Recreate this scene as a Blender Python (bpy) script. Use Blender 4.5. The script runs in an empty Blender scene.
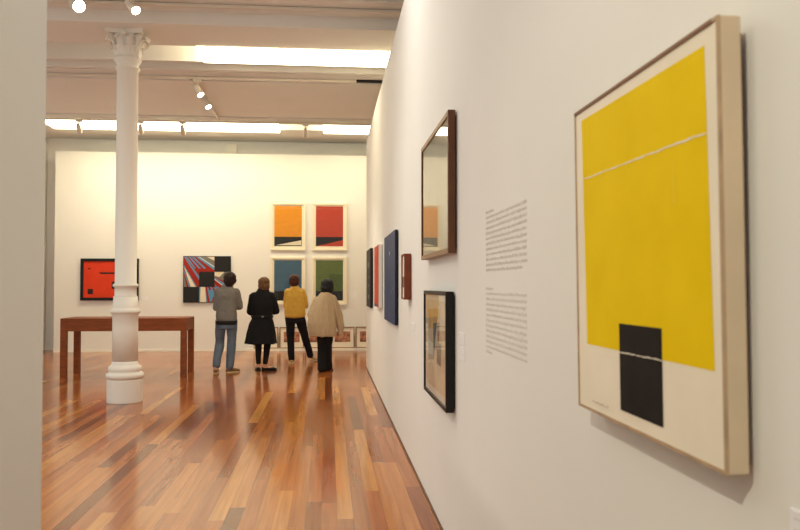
import bpy, bmesh, math, random
from mathutils import Vector, Matrix, noise
random.seed(7)
R = math.radians
S = bpy.context.scene
C = S.collection

# ------------------------------------------------------------------ camera, world, exposure
cd = bpy.data.cameras.new('camera'); cam = bpy.data.objects.new('camera', cd); C.objects.link(cam)
cam.location = (0, 0, 1.43)
cam.rotation_euler = (R(90 + 1.478), 0, R(-5.306))
cd.sensor_width = 36; cd.lens = 775 * 36 / 800; cd.clip_start = .02
cd.dof.use_dof = True; cd.dof.focus_distance = 10.0; cd.dof.aperture_fstop = 6.3
S.camera = cam
S.view_settings.view_transform = 'Standard'; S.view_settings.look = 'None'
S.view_settings.gamma = 1; S.view_settings.use_curve_mapping = False
S.view_settings.exposure = 0.0
w = bpy.data.worlds.new('World'); S.world = w; w.use_nodes = True
w.node_tree.nodes['Background'].inputs[0].default_value = (.96, 1.0, .92, 1)
w.node_tree.nodes['Background'].inputs[1].default_value = 0.85
LIGHT_A = 9.5        # brightness of the ceiling diffusers
SPOT_WALL = 17.0    # track spots on the far wall
SPOT_KEY = 430.0
SPOT_SIDE = 150.0    # track spots on the right wall
SPOT_NEAR = 100.0

# added fill: area lights standing in for unseen nearer rows of ceiling panels
for nm, y, e in (('fill_light_middle', 5.8, 150.0), ('fill_light_near', 1.1, 35.0)):
    ad_ = bpy.data.lights.new(nm, 'AREA'); ad_.shape = 'RECTANGLE'; ad_.size = 7.0; ad_.size_y = .7; ad_.energy = e; ad_.color = (1, .995, .9)
    ao = bpy.data.objects.new(nm, ad_); C.objects.link(ao); ao.location = (-2.4, y, 4.68)

# ------------------------------------------------------------------ helpers
def lin(c):
    return tuple((v/255/12.92 if v/255 <= .04045 else ((v/255+.055)/1.055)**2.4) for v in c) + (1,)
def mat(name, rgb, rough=.6, var=0.0, scale=8.0, stretch=(1, 1, 1), bump=0.0, metal=0, spec=.25, vcol=None, emit=0):
    m = bpy.data.materials.new(name); m.use_nodes = True
    nt = m.node_tree; b = nt.nodes['Principled BSDF']
    c = lin(rgb)
    b.inputs['Base Color'].default_value = c; b.inputs['Roughness'].default_value = rough
    b.inputs['Metallic'].default_value = metal; b.inputs['Specular IOR Level'].default_value = spec
    if emit:
        b.inputs['Emission Color'].default_value = c; b.inputs['Emission Strength'].default_value = emit
    if var or bump:
        tc = nt.nodes.new('ShaderNodeTexCoord'); mp = nt.nodes.new('ShaderNodeMapping'); mp.inputs['Scale'].default_value = stretch
        n = nt.nodes.new('ShaderNodeTexNoise'); n.inputs['Scale'].default_value = scale; n.inputs['Detail'].default_value = 5
        nt.links.new(tc.outputs['Object'], mp.inputs[0]); nt.links.new(mp.outputs[0], n.inputs['Vector'])
        if var:
            r = nt.nodes.new('ShaderNodeValToRGB'); r.color_ramp.elements[0].position = .3; r.color_ramp.elements[1].position = .7
            v2 = lin(vcol) if vcol else tuple(min(1, k*(1+var)) for k in c[:3]) + (1,)
            r.color_ramp.elements[0].color = tuple(k*(1-var) for k in c[:3]) + (1,); r.color_ramp.elements[1].color = v2
            nt.links.new(n.outputs[0], r.inputs[0]); nt.links.new(r.outputs[0], b.inputs['Base Color'])
        if bump:
            bp = nt.nodes.new('ShaderNodeBump'); bp.inputs['Strength'].default_value = bump; bp.inputs['Distance'].default_value = .01
            nt.links.new(n.outputs[0], bp.inputs['Height']); nt.links.new(bp.outputs[0], b.inputs['Normal'])
    return m
def wpos(o):
    p = Vector((0, 0, 0))
    while o: p += o.location; o = o.parent
    return p
def obj(name, bm, mats, parent=None, local=False, smooth=False, bevel=0):
    if parent is not None and not local:
        bmesh.ops.translate(bm, verts=bm.verts, vec=-wpos(parent))
    me = bpy.data.meshes.new(name); 
    if smooth:
        for f in bm.faces: f.smooth = True
    bm.to_mesh(me); bm.free()
    for m in (mats if isinstance(mats, (list, tuple)) else [mats]): me.materials.append(m)
    o = bpy.data.objects.new(name, me); C.objects.link(o)
    if parent is not None: o.parent = parent
    if bevel:
        bv = o.modifiers.new('b', 'BEVEL'); bv.width = bevel; bv.segments = 2; bv.limit_method = 'ANGLE'
    return o
def tag(o, label, cat, group=None):
    o['label'] = label; o['category'] = cat
    if group: o['group'] = group
    return o
def thing(name, label, cat, loc, group=None, rz=0):
    o = bpy.data.objects.new(name, None); C.objects.link(o); o.location = loc; o.rotation_euler.z = rz
    o.empty_display_size = .1
    return tag(o, label, cat, group)
def struct(name, bm, m):
    o = obj(name, bm, m); o['kind'] = 'structure'; return o
def box(bm, x0, x1, y0, y1, z0, z1, mi=0):
    v = [bm.verts.new((x, y, z)) for x in (x0, x1) for y in (y0, y1) for z in (z0, z1)]
    for f in ((0, 1, 3, 2), (4, 6, 7, 5), (0, 4, 5, 1), (2, 3, 7, 6), (0, 2, 6, 4), (1, 5, 7, 3)):
        bm.faces.new([v[i] for i in f]).material_index = mi
    return v
def BX(*a):
    bm = bmesh.new(); box(bm, *a); bmesh.ops.recalc_face_normals(bm, faces=bm.faces); return bm
def lathe(bm, prof, cx, cy, n=32, closed=True):
    rings = []
    for r, z in prof:
        rings.append([bm.verts.new((cx + r*math.cos(2*math.pi*k/n), cy + r*math.sin(2*math.pi*k/n), z)) for k in range(n)])
    for a, b in zip(rings, rings[1:]):
        for k in range(n): bm.faces.new((a[k], a[(k+1) % n], b[(k+1) % n], b[k]))
    if closed:
        bm.faces.new(rings[0][::-1]); bm.faces.new(rings[-1])
    return bm
def extrude_profile(bm, prof, x0, x1):
    """closed (y,z) outline swept along X"""
    a = [bm.verts.new((x0, y, z)) for y, z in prof]; b = [bm.verts.new((x1, y, z)) for y, z in prof]
    n = len(prof)
    for k in range(n): bm.faces.new((a[k], a[(k+1) % n], b[(k+1) % n], b[k]))
    bm.faces.new(a); bm.faces.new(b[::-1])
    bmesh.ops.recalc_face_normals(bm, faces=bm.faces); return bm
def frame_from(d):
    d = Vector(d).normalized(); up = Vector((0, 0, 1)) if abs(d.z) < .95 else Vector((0, 1, 0))
    a = d.cross(up).normalized(); return a, d.cross(a).normalized()
def cone(bm, p, q, r0, r1, n=14):
    p, q = Vector(p), Vector(q); a, b = frame_from(q - p); A = []; B = []
    for k in range(n):
        t = 2*math.pi*k/n; o = a*math.cos(t) + b*math.sin(t)
        A.append(bm.verts.new(p + o*r0)); B.append(bm.verts.new(q + o*r1))
    for k in range(n): bm.faces.new((A[k], A[(k+1) % n], B[(k+1) % n], B[k]))
    bm.faces.new(A[::-1]); bm.faces.new(B)
def tube_ring(bm, p, q, r, n=20):
    a, b = frame_from(q - p); L = []
    for c, rr in ((p, r), (q, r), (q, r*.93), (p, r*.93)):
        L.append([bm.verts.new(c + (a*math.cos(2*math.pi*k/n) + b*math.sin(2*math.pi*k/n))*rr) for k in range(n)])
    for i in range(4):
        A, B = L[i], L[(i+1) % 4]
        for k in range(n): bm.faces.new((A[k], A[(k+1) % n], B[(k+1) % n], B[k]))
def ball(bm, c, r, rot=None, u=16, v=10):
    if not isinstance(r, (tuple, list)): r = (r, r, r)
    M = Matrix.Translation(Vector(c)) @ (rot.to_4x4() if rot else Matrix.Identity(4)) @ Matrix.Diagonal((*r, 1))
    bmesh.ops.create_uvsphere(bm, u_segments=u, v_segments=v, radius=1, matrix=M)
def limb(bm, pts, rad, n=14):
    for i, (p, r) in enumerate(zip(pts, rad)):
        ball(bm, p, r)
        if i: cone(bm, pts[i-1], p, rad[i-1], r, n)
def loft(bm, rings, n=24, pw=2.0):
    """rings: (cx, cy, z, rx, ry) horizontal super-ellipses, capped"""
    rr = []
    for cx, cy, z, rx, ry in rings:
        L = []
        for k in range(n):
            t = 2*math.pi*k/n; c, s = math.cos(t), math.sin(t)
            L.append(bm.verts.new((cx + rx*math.copysign(abs(c)**(2/pw), c), cy + ry*math.copysign(abs(s)**(2/pw), s), z)))
        rr.append(L)
    for a, b in zip(rr, rr[1:]):
        for k in range(n): bm.faces.new((a[k], a[(k+1) % n], b[(k+1) % n], b[k]))
    bm.faces.new(rr[0][::-1]); bm.faces.new(rr[-1])
def fuse(name, bm, m, parent, vox=.008, smooth=5, folds=0, fscale=(12, 12, 4), seed=0):
    """melt overlapping closed shapes into one continuous surface, optionally with cloth folds"""
    bmesh.ops.recalc_face_normals(bm, faces=bm.faces)
    me = bpy.data.meshes.new('tmp'); bm.to_mesh(me); bm.free()
    o = bpy.data.objects.new('tmp', me); C.objects.link(o)
    r = o.modifiers.new('r', 'REMESH'); r.mode = 'VOXEL'; r.voxel_size = vox
    s = o.modifiers.new('s', 'SMOOTH'); s.factor = .5; s.iterations = smooth
    dg = bpy.context.evaluated_depsgraph_get()
    out = bpy.data.meshes.new_from_object(o.evaluated_get(dg))
    bpy.data.objects.remove(o); bpy.data.meshes.remove(me)
    if folds:
        nn = [v.normal.copy() for v in out.vertices]
        for v, q in zip(out.vertices, nn):
            p = Vector((v.co.x*fscale[0] + seed, v.co.y*fscale[1], v.co.z*fscale[2]))
            v.co += q * folds * (noise.noise(p) + .5*noise.noise(p*2.1))
    for p in out.polygons: p.use_smooth = True
    out.materials.clear(); out.materials.append(m); out.name = name
    ob = bpy.data.objects.new(name, out); C.objects.link(ob); ob.parent = parent
    return ob

# ------------------------------------------------------------------ materials
M_wall = mat('white_wall_paint', (233, 230, 225), .75, var=.015, scale=1.5, bump=.02)
M_ceil = mat('ceiling_paint', (236, 233, 227), .7, var=.015, scale=2)
M_col = mat('column_paint', (236, 230, 220), .5, bump=.03, scale=30)
M_white = mat('white_plaster_trim', (238, 233, 222), .6)
M_lampw = mat('lamp_white_enamel', (225, 215, 200), .4)
M_dark = mat('black_plastic', (18, 16, 15), .5)
M_diff = mat('glowing_diffuser', (255, 243, 205), .6, emit=LIGHT_A)
M_bulb = mat('glowing_lamp_face', (255, 246, 225), .5, emit=30)
M_table = mat('reddish_table_wood', (134, 70, 34), .55, var=.18, scale=6, stretch=(1, 6, 6))
M_framewood = mat('brown_frame_wood', (104, 66, 44), .45, var=.15, scale=10, stretch=(4, 1, 1))
M_framelite = mat('lit_tan_frame_wood', (150, 118, 88), .45, var=.12, scale=10)  # paler wood for the brown frame's horizontal rails, their lit tone painted in
M_redwood = mat('red_brown_wood', (125, 62, 38), .5, var=.15, scale=10)
M_black = mat('black_frame_paint', (22, 20, 19), .45)
M_cream = mat('cream_frame_paint', (240, 230, 205), .5)
M_tag = mat('white_card', (240, 238, 240), .6)
M_grey_ink = mat('grey_vinyl_lettering', (214, 207, 198), .7)
M_pale_ink = mat('pale_grey_vinyl_lettering', (220, 214, 206), .7)

def floor_material():
    m = bpy.data.materials.new('tropical_plank_floor'); m.use_nodes = True
    nt = m.node_tree; N = nt.nodes.new; L = nt.links.new; b = nt.nodes['Principled BSDF']
    def mth(op, a, c=None):
        n = N('ShaderNodeMath'); n.operation = op
        for i, v in enumerate((a, c)):
            if v is None: continue
            if isinstance(v, (int, float)): n.inputs[i].default_value = v
            else: L(v, n.inputs[i])
        return n.outputs[0]
    g = N('ShaderNodeNewGeometry'); sp = N('ShaderNodeSeparateXYZ'); L(g.outputs['Position'], sp.inputs[0])
    xr = mth('DIVIDE', mth('ADD', sp.outputs[0], 20.03), .098); row = mth('FLOOR', xr)
    w1 = N('ShaderNodeTexWhiteNoise'); w1.noise_dimensions = '1D'; L(row, w1.inputs['W'])
    yl = mth('ADD', mth('DIVIDE', sp.outputs[1], 2.3), mth('MULTIPLY', w1.outputs['Value'], 9.0)); pl = mth('FLOOR', yl)
    cb = N('ShaderNodeCombineXYZ'); L(row, cb.inputs[0]); L(pl, cb.inputs[1])
    w2 = N('ShaderNodeTexWhiteNoise'); w2.noise_dimensions = '3D'; L(cb.outputs[0], w2.inputs['Vector'])
    ramp = N('ShaderNodeValToRGB'); L(w2.outputs['Value'], ramp.inputs[0]); e = ramp.color_ramp.elements
    cols = [(0, (112, 60, 32)), (.12, (142, 77, 39)), (.4, (160, 91, 47)), (.65, (170, 101, 52)), (.85, (179, 113, 58)), (.95, (192, 131, 70)), (1, (200, 144, 81))]
    e[0].position, e[0].color = 0, lin(cols[0][1]); e[1].position, e[1].color = 1, lin(cols[-1][1])
    for p, c in cols[1:-1]: k = e.new(p); k.color = lin(c)
    # grain, long in Y, offset per plank
    mp = N('ShaderNodeVectorMath'); mp.operation = 'MULTIPLY'; L(g.outputs['Position'], mp.inputs[0]); mp.inputs[1].default_value = (30, 1.0, 1)
    ad = N('ShaderNodeVectorMath'); ad.operation = 'ADD'; L(mp.outputs[0], ad.inputs[0]); L(w2.outputs['Color'], ad.inputs[1])
    sc = N('ShaderNodeVectorMath'); sc.operation = 'MULTIPLY_ADD'; L(cb.outputs[0], sc.inputs[0]); sc.inputs[1].default_value = (3.7, 9.1, 0); L(ad.outputs[0], sc.inputs[2])
    nz = N('ShaderNodeTexNoise'); nz.inputs['Scale'].default_value = 1.0; nz.inputs['Detail'].default_value = 3; nz.inputs['Distortion'].default_value = .5; L(sc.outputs[0], nz.inputs['Vector'])
    gr = N('ShaderNodeValToRGB'); L(nz.outputs[0], gr.inputs[0]); gr.color_ramp.elements[0].position = .3; gr.color_ramp.elements[0].color = (.78, .74, .7, 1); gr.color_ramp.elements[1].position = .68; gr.color_ramp.elements[1].color = (1.12, 1.12, 1.1, 1)
    mx = N('ShaderNodeMix'); mx.data_type = 'RGBA'; mx.blend_type = 'MULTIPLY'; mx.inputs[0].default_value = 1; L(ramp.outputs[0], mx.inputs[6]); L(gr.outputs[0], mx.inputs[7])
    # seams
    fx = mth('FRACT', xr); fy = mth('FRACT', yl)
    seam = mth('MAXIMUM', mth('LESS_THAN', fx, .018), mth('LESS_THAN', fy, .0012))
    m2 = N('ShaderNodeMix'); m2.data_type = 'RGBA'; L(mth('MULTIPLY', seam, .55), m2.inputs[0]); L(mx.outputs[2], m2.inputs[6]); m2.inputs[7].default_value = lin((70, 38, 22))
    L(m2.outputs[2], b.inputs['Base Color'])
    rn = N('ShaderNodeTexNoise'); rn.inputs['Scale'].default_value = 1.3; L(g.outputs['Position'], rn.inputs['Vector'])
    L(mth('ADD', mth('MULTIPLY', rn.outputs[0], .12), .09), b.inputs['Roughness'])
    b.inputs['IOR'].default_value = 1.42
    # every plank lies a hair differently
    bn = N('ShaderNodeBump'); bn.inputs['Strength'].default_value = .015; bn.inputs['Distance'].default_value = .01; L(nz.outputs[0], bn.inputs['Height']); L(bn.outputs[0], b.inputs['Normal'])
    return m
M_floor = floor_material()
def glass_material(ior=1.9):
    m = bpy.data.materials.new('picture_glass'); m.use_nodes = True; nt = m.node_tree
    nt.nodes.remove(nt.nodes['Principled BSDF']); out = nt.nodes['Material Output']
    t = nt.nodes.new('ShaderNodeBsdfTransparent'); g = nt.nodes.new('ShaderNodeBsdfGlossy'); g.inputs['Roughness'].default_value = .015
    f = nt.nodes.new('ShaderNodeFresnel'); f.inputs['IOR'].default_value = ior; mx = nt.nodes.new('ShaderNodeMixShader')
    gm = nt.nodes.new('ShaderNodeNewGeometry'); iv = nt.nodes.new('ShaderNodeMath'); iv.operation = 'SUBTRACT'; iv.inputs[0].default_value = 1; nt.links.new(gm.outputs['Backfacing'], iv.inputs[1])
    mu = nt.nodes.new('ShaderNodeMath'); mu.operation = 'MULTIPLY'; nt.links.new(f.outputs[0], mu.inputs[0]); nt.links.new(iv.outputs[0], mu.inputs[1]); nt.links.new(mu.outputs[0], mx.inputs[0]); nt.links.new(t.outputs[0], mx.inputs[1]); nt.links.new(g.outputs[0], mx.inputs[2]); nt.links.new(mx.outputs[0], out.inputs[0])
    return m
M_glass = glass_material(); M_glass_soft = glass_material(1.3)

# ------------------------------------------------------------------ the room
XW, YB, HC = .67, 17.1, 4.6            # right partition face, far partition face, ceiling height
struct('floor', BX(-7.8, 3.6, -3, 18.2, -.12, 0), M_floor)
struct('wall_right', BX(XW, XW + .28, -3, 13.6, 0, 3.97), M_wall)
struct('gap_strip_right', BX(XW - .012, XW, -3, 13.6, 0, .012), M_framewood)  # brown strip drawn for the dark shadow gap at the wall's foot
struct('wall_left', BX(-1.0, -.8, -3, 2.275, 0, 2.48), M_wall)
struct('wall_back', BX(-5.8, 3.3, YB, YB + .22, 0, 4.29), M_wall)
struct('wall_rear', BX(-7.8, 3.6, 17.75, 18.0, 0, 5.2), M_wall)
struct('wall_far_left', BX(-7.8, -7.5, 14.5, 17.75, 0, 5.2), M_wall)
struct('wall_far_right', BX(3.3, 3.6, -3, 17.75, 0, 5.2), M_wall)
struct('baseboard_back', BX(-7.5, -5.8, 17.72, 17.75, 0, .10), M_white)
struct('trim_1', BX(-5.8, 3.3, YB - .015, YB, 0, .045), M_white)     # base of the far partition
for i, x in enumerate((-6.3, -2.165, 1.9)):                           # pilasters on the outer wall
    struct('trim_%d' % (i + 2), BX(x - .11, x + .11, 17.62, 17.75, 0, 4.6), M_white)

# ceiling: flat panels between the wells, beam and mouldings, all swept along X
bm = bmesh.new()
X0, X1 = -7.6, 3.4
for ya, yb, zc in ((-3, .75, .1), (.75, 1.45, .4), (1.45, 5.45, .1), (5.45, 6.15, .4), (6.15, 8.7, .1), (8.7, 8.85, .16), (8.85, 9.4, .1)):
    box(bm, X0, X1, ya, yb, HC + zc, HC + .6)
box(bm, X0, X1, 10.04, 10.42, HC, HC + .6)
box(bm, X0, X1, 11.13, 11.2, HC, HC + .6)
box(bm, X0, X1, 11.2, 11.52, HC + .12, HC + .6)
box(bm, X0, X1, 11.52, 11.6, HC - .01, HC + .6)
box(bm, X0, X1, 11.6, 11.68, HC + .1, HC + .6)
box(bm, X0, X1, 11.68, 12.06, HC, HC + .6)
box(bm, X0, X1, 12.06, 12.2, HC + .1, HC + .6)
box(bm, X0, X1, 12.2, 14.72, HC, HC + .6)
box(bm, X0, X1, 14.72, 14.82, HC + .1, HC + .6)
box(bm, X0, X1, 14.82, 14.92, HC - .01, HC + .6)
box(bm, X0, X1, 14.92, 15.0, HC + .1, HC + .6)
box(bm, X0, X1, 15.0, 15.22, HC, HC + .6)
box(bm, X0, X1, 16.15, 17.2, HC + .05, HC + .6)
box(bm, X0, X1, 17.2, 17.75, HC + .09, HC + .6)
box(bm, X0, X1, 10.42, 11.13, HC + .3, HC + .6)                        # well lids
box(bm, X0, X1, 15.22, 16.15, HC + .3, HC + .6)
bmesh.ops.recalc_face_normals(bm, faces=bm.faces)
struct('ceiling', bm, M_ceil)
bm = bmesh.new()
extrude_profile(bm, [(9.4, HC + .3), (9.4, HC - .05), (9.44, HC - .05), (10.0, HC - .05), (10.04, HC - .012), (10.04, HC + .3)], X0, X1)
struct('trim_5', bm, M_ceil)                                           # beam carried by the column
# luminous ceiling panels in the wells
def diffuser(x0, x1, y0, y1, label):
    t = thing('ceiling_light', label, 'ceiling light', ((x0+x1)/2, (y0+y1)/2, HC + .02), 'luminous ceiling panels')
    obj('diffuser', BX(x0, x1, y0, y1, HC - .02, HC + .1), M_diff, t)
    bm = bmesh.new()
    box(bm, x0 + .05, x1 - .05, y0 + .05, y1 - .05, HC + .1, HC + .3)
    obj('housing', bm, M_lampw, t)
diffuser(-1.75, 1.6, 10.43, 11.12, 'long glowing ceiling panel behind the column beam, nearer of the two rows')
diffuser(-5.49, -1.0, 15.24, 16.13, 'long glowing ceiling panel in the far row, on the left above the orange-red painting')
diffuser(-.1, 1.6, 15.24, 16.13, 'short glowing ceiling panel in the far row, beside the right partition')

# ------------------------------------------------------------------ the cast column
CX, CY = -2.478, 9.81
col = thing('column', 'white cast iron column with ornate leafy capital and round plinth', 'column', (CX, CY, 0))
bm = bmesh.new(); lathe(bm, [(.208, 0), (.21, .015), (.21, .27), (.206, .283)], CX, CY, 40); obj('plinth', bm, M_col, col, smooth=False, bevel=.004)
bm = bmesh.new(); lathe(bm, [(.2, .283), (.222, .3), (.226, .325), (.222, .348), (.196, .362), (.186, .372), (.198, .39), (.2, .412), (.19, .435), (.168, .45), (.156, .475), (.153, .5)], CX, CY, 40); obj('base_moulding', bm, M_col, col, smooth=True)
bm = bmesh.new(); lathe(bm, [(.153, .5), (.151, .9), (.152, 1.07), (.166, 1.083), (.178, 1.095), (.18, 1.11), (.172, 1.128), (.158, 1.14), (.15, 1.16), (.142, 1.29)], CX, CY, 40); obj('pedestal', bm, M_col, col, smooth=True)
bm = bmesh.new(); lathe(bm, [(.142, 1.29), (.13, 1.3), (.129, 1.4), (.147, 1.41), (.152, 1.424), (.148, 1.438), (.128, 1.45), (.128, 2.6), (.127, 4.08), (.146, 4.09), (.152, 4.1), (.146, 4.112), (.13, 4.122), (.13, 4.16), (.155, 4.19), (.165, 4.21), (.155, 4.235)], CX, CY, 40); obj('shaft', bm, M_col, col, smooth=True)
bm = bmesh.new()
lathe(bm, [(.15, 4.2), (.14, 4.24), (.14, 4.36), (.165, 4.44), (.2, 4.5)], CX, CY, 32)
def leaf(bm, a, z0, h, r0, out, wd):
    out *= 1.2; wd *= 1.1
    ca, sa = math.cos(a), math.sin(a); prev = None
    P = [(0, 0), (.25, .01), (.55, .02), (.8, .05), (.95, .1), (1.0, .16), (.93, .2), (.85, .19)]
    rows = []
    for i, (tz, o) in enumerate(P):
        wv = wd*(1 - .75*(i/7)**2) * (1 + .18*(-1)**i)
        rr = r0 + o*out/.2; z = z0 + tz*h; L = []
        for s, d in ((-1, -.012), (-.5, .004), (0, .014), (.5, .004), (1, -.012)):
            rad = rr + d; L.append(bm.verts.new((CX + ca*rad - sa*s*wv, CY + sa*rad + ca*s*wv, z)))
        rows.append(L)
    for A, B in zip(rows, rows[1:]):
        for k in range(4): bm.faces.new((A[k], A[k+1], B[k+1], B[k]))
for k in range(8): leaf(bm, 2*math.pi*k/8, 4.235, .13, .142, .055, .055)
for k in range(8): leaf(bm, 2*math.pi*(k+.5)/8, 4.25, .21, .148, .09, .05)
for k in range(4):
    a = math.pi/4 + k*math.pi/2; ca, sa = math.cos(a), math.sin(a)
    for i in range(26):                                                # corner volutes
        t = i/25*3.2*math.pi; rr = .052*(1 - i/34)
        c = Vector((CX + ca*(.225 + rr*math.cos(t)), CY + sa*(.225 + rr*math.cos(t)), 4.44 + rr*math.sin(t)))
        ball(bm, c, .014, u=8, v=6)
    cone(bm, (CX + ca*.15, CY + sa*.15, 4.3), (CX + ca*.25, CY + sa*.25, 4.49), .012, .02, 8)
for k in range(4):
    a = k*math.pi/2; ball(bm, (CX + .2*math.cos(a), CY + .2*math.sin(a), 4.5), (.035, .035, .035), u=10, v=8)
obj('capital', bm, M_col, col, smooth=True)
bm = bmesh.new(); pts = []
for k in range(4):
    a0 = math.pi/4 + k*math.pi/2; c0 = Vector((math.cos(a0), math.sin(a0)))*.305; c1 = Vector((math.cos(a0+math.pi/2), math.sin(a0+math.pi/2)))*.305
    tng = Vector((-c0.y, c0.x)).normalized()
    for s in range(9):
        u = s/9; p = c0.lerp(c1, u); p *= 1 - .16*math.sin(math.pi*u)
        pts.append(p)
a = [bm.verts.new((CX+p.x, CY+p.y, 4.5)) for p in pts]; b = [bm.verts.new((CX+p.x*1.05, CY+p.y*1.05, 4.55)) for p in pts]
for k in range(36): bm.faces.new((a[k], a[(k+1) % 36], b[(k+1) % 36], b[k]))
bm.faces.new(a[::-1]); bm.faces.new(b); obj('abacus', bm, M_col, col)

# ------------------------------------------------------------------ lighting tracks and spotlights
def track(x0, x1, y0, y1, label, z=HC - .013):
    o = obj('light_track', BX(x0, x1, y0, y1, z - .035, z), M_lampw); tag(o, label, 'light track', 'lighting tracks'); return o
track(-7.2, 3.2, 9.08, 9.12, 'white lighting track along the top edge of the photo, nearest the camera', HC + .087)
tk = track(-7.2, .43, 11.90, 11.94, 'white lighting track running across the ceiling behind the nearer glowing panel')
obj('end_connector', BX(.43, .95, 11.895, 11.945, HC - .04, HC), M_dark, tk)
track(-7.2, 3.2, 15.08, 15.12, 'white lighting track along the near edge of the far glowing panels')
tk = track(-2.085, -2.05, 11.99, 14.95, 'short white lighting track running front to back between two cross tracks')
obj('end_connector', BX(-2.1, -1.97, 11.94, 11.99, HC - .05, HC), M_dark, tk)
def spot(loc, head, aim, label, power, size, radius=.055, length=.17, color=(1, .955, .76), blend=.9, grp='white track spotlights'):
    """loc: fixing point under the track, head: centre of the can, aim: what it lights"""
    loc, head, aim = Vector(loc), Vector(head), Vector(aim)
    t = thing('track_spotlight', label, 'spotlight', loc, grp)
    obj('adapter', BX(loc.x - .06, loc.x + .06, loc.y - .02, loc.y + .02, loc.z - .035, loc.z), M_lampw, t)
    d = (aim - head).normalized(); back = head - d*length*.5; front = head + d*length*.5
    bm = bmesh.new(); cone(bm, loc - Vector((0, 0, .03)), head, .012, .012, 10); obj('bracket', bm, M_lampw, t)
    bm = bmesh.new(); cone(bm, back, back + d*length*.35, radius*.55, radius*.95, 20); cone(bm, back + d*length*.34, front, radius*.95, radius, 20)
    tube_ring(bm, front, front + d*.03, radius); obj('lamp_body', bm, M_lampw, t)
    bm = bmesh.new(); cone(bm, front, front + d*.004, radius*.88, radius*.88, 20); obj('lamp_face', bm, M_bulb, t)
    ld = bpy.data.lights.new('spot_beam', 'SPOT'); ld.energy = power; ld.color = color; ld.spot_size = R(size); ld.spot_blend = blend; ld.shadow_soft_size = radius*.8
    lo = bpy.data.objects.new('spot_beam', ld); C.objects.link(lo); lo.parent = t
    lo.location = front + d*.02 - loc; lo.rotation_euler = d.to_track_quat('-Z', 'Y').to_euler()
G2 = 'white track spotlights'
spot((-2.84, 9.1, HC + .05), (-2.83, 8.93, 4.595), (.62, 4.6, 1.2), 'large blazing spotlight at the top left, left of the column', SPOT_NEAR, 50, .072, .18)
spot((-2.24, 9.1, HC + .05), (-2.225, 8.93, 4.6), (.62, 6.4, 1.0), 'white spotlight at the top of the photo, right above the column capital', SPOT_NEAR, 50, .055, .2)
spot((-1.98, 11.92, 4.55), (-1.98, 11.93, 4.4), (.5, 10.4, .3), 'upper of the two spotlights hanging right of the column', SPOT_SIDE, 60)
spot((-2.067, 13.0, 4.55), (-2.03, 13.0, 4.455), (.6, 11.3, .3), 'lower of the two spotlights hanging right of the column', SPOT_SIDE, 60)
spot((-2.3, -1.7, HC + .09), (-2.27, -1.65, 4.46), (.62, 1.55, 1.45), 'white spotlight high behind the left partition, lighting the yellow painting', SPOT_KEY, 40)
spot((-4.7, 15.1, 4.55), (-4.7, 15.08, 4.41), (-4.6, 17.1, 1.7), 'spotlight before the far glowing panel, left of the column', SPOT_WALL, 120, .045, .16)
spot((-3.56, 15.1, 4.55), (-3.56, 15.08, 4.41), (-3.5, 17.1, 1.7), 'spotlight half hidden behind the column shaft', SPOT_WALL, 120, .045, .16)
spot((-2.78, 15.1, 4.55), (-2.78, 15.08, 4.41), (-2.5, 17.1, 1.7), 'spotlight before the far glowing panel, just right of the column', SPOT_WALL, 120, .045, .16)
spot((-.44, 15.1, 4.55), (-.44, 15.08, 4.41), (-.4, 17.1, 1.7), 'spotlight at the gap in the far glowing panels, above the four coloured pictures', SPOT_WALL, 120, .045, .16)

# ------------------------------------------------------------------ polygons painted on a picture plane
def clip(poly, x0, y0, x1, y1):
    for ax, lim, sg in ((0, x0, 1), (0, x1, -1), (1, y0, 1), (1, y1, -1)):
        out = []
        for i, p in enumerate(poly):
            q = poly[(i+1) % len(poly)]; ip = (p[ax]-lim)*sg >= 0; iq = (q[ax]-lim)*sg >= 0
            if ip: out.append(p)
            if ip != iq:
                t = (lim-p[ax])/(q[ax]-p[ax]); out.append((p[0]+(q[0]-p[0])*t, p[1]+(q[1]-p[1])*t))
        poly = out
        if not poly: return []
    return poly
class Art:
    """flat painted areas, each a hair proud of the one before. face 'back' looks to -Y, 'right' looks to -X"""
    def __init__(s, face, plane): s.bm = bmesh.new(); s.face = face; s.plane = plane; s.k = 0; s.mats = []
    def poly(s, pts, m, lift=None):
        if len(pts) < 3: return
        s.k += 1; d = s.plane - (s.k if lift is None else lift)*.0004
        if m not in s.mats: s.mats.append(m)
        P = [((x, d, z) if s.face == 'back' else (d, x, z)) for x, z in pts]
        f = s.bm.faces.new([s.bm.verts.new(p) for p in P]); f.material_index = s.mats.index(m)
        f.normal_update(); n = Vector((0, -1, 0)) if s.face == 'back' else Vector((-1, 0, 0))
        if f.normal.dot(n) < 0: f.normal_flip()
    def rect(s, x0, x1, z0, z1, m): s.poly([(x0, z0), (x1, z0), (x1, z1), (x0, z1)], m)
    def build(s, name, parent): return obj(name, s.bm, s.mats, parent)
def moulding_back(x0, x1, z0, z1, wd, y0, y1):
    bm = bmesh.new()
    box(bm, x0, x0 + wd, y0, y1, z0, z1); box(bm, x1 - wd, x1, y0, y1, z0, z1)
    box(bm, x0 + wd, x1 - wd, y0, y1, z1 - wd, z1); box(bm, x0 + wd, x1 - wd, y0, y1, z0, z0 + wd)
    bmesh.ops.recalc_face_normals(bm, faces=bm.faces); return bm
def moulding_right(ya, yb, z0, z1, wd, x0, x1, mi=0):
    bm = bmesh.new()
    box(bm, x0, x1, ya, ya + wd, z0, z1); box(bm, x0, x1, yb - wd, yb, z0, z1)
    box(bm, x0, x1, ya + wd, yb - wd, z1 - wd, z1, mi); box(bm, x0, x1, ya + wd, yb - wd, z0, z0 + wd, mi)
    bmesh.ops.recalc_face_normals(bm, faces=bm.faces); return bm

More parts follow.
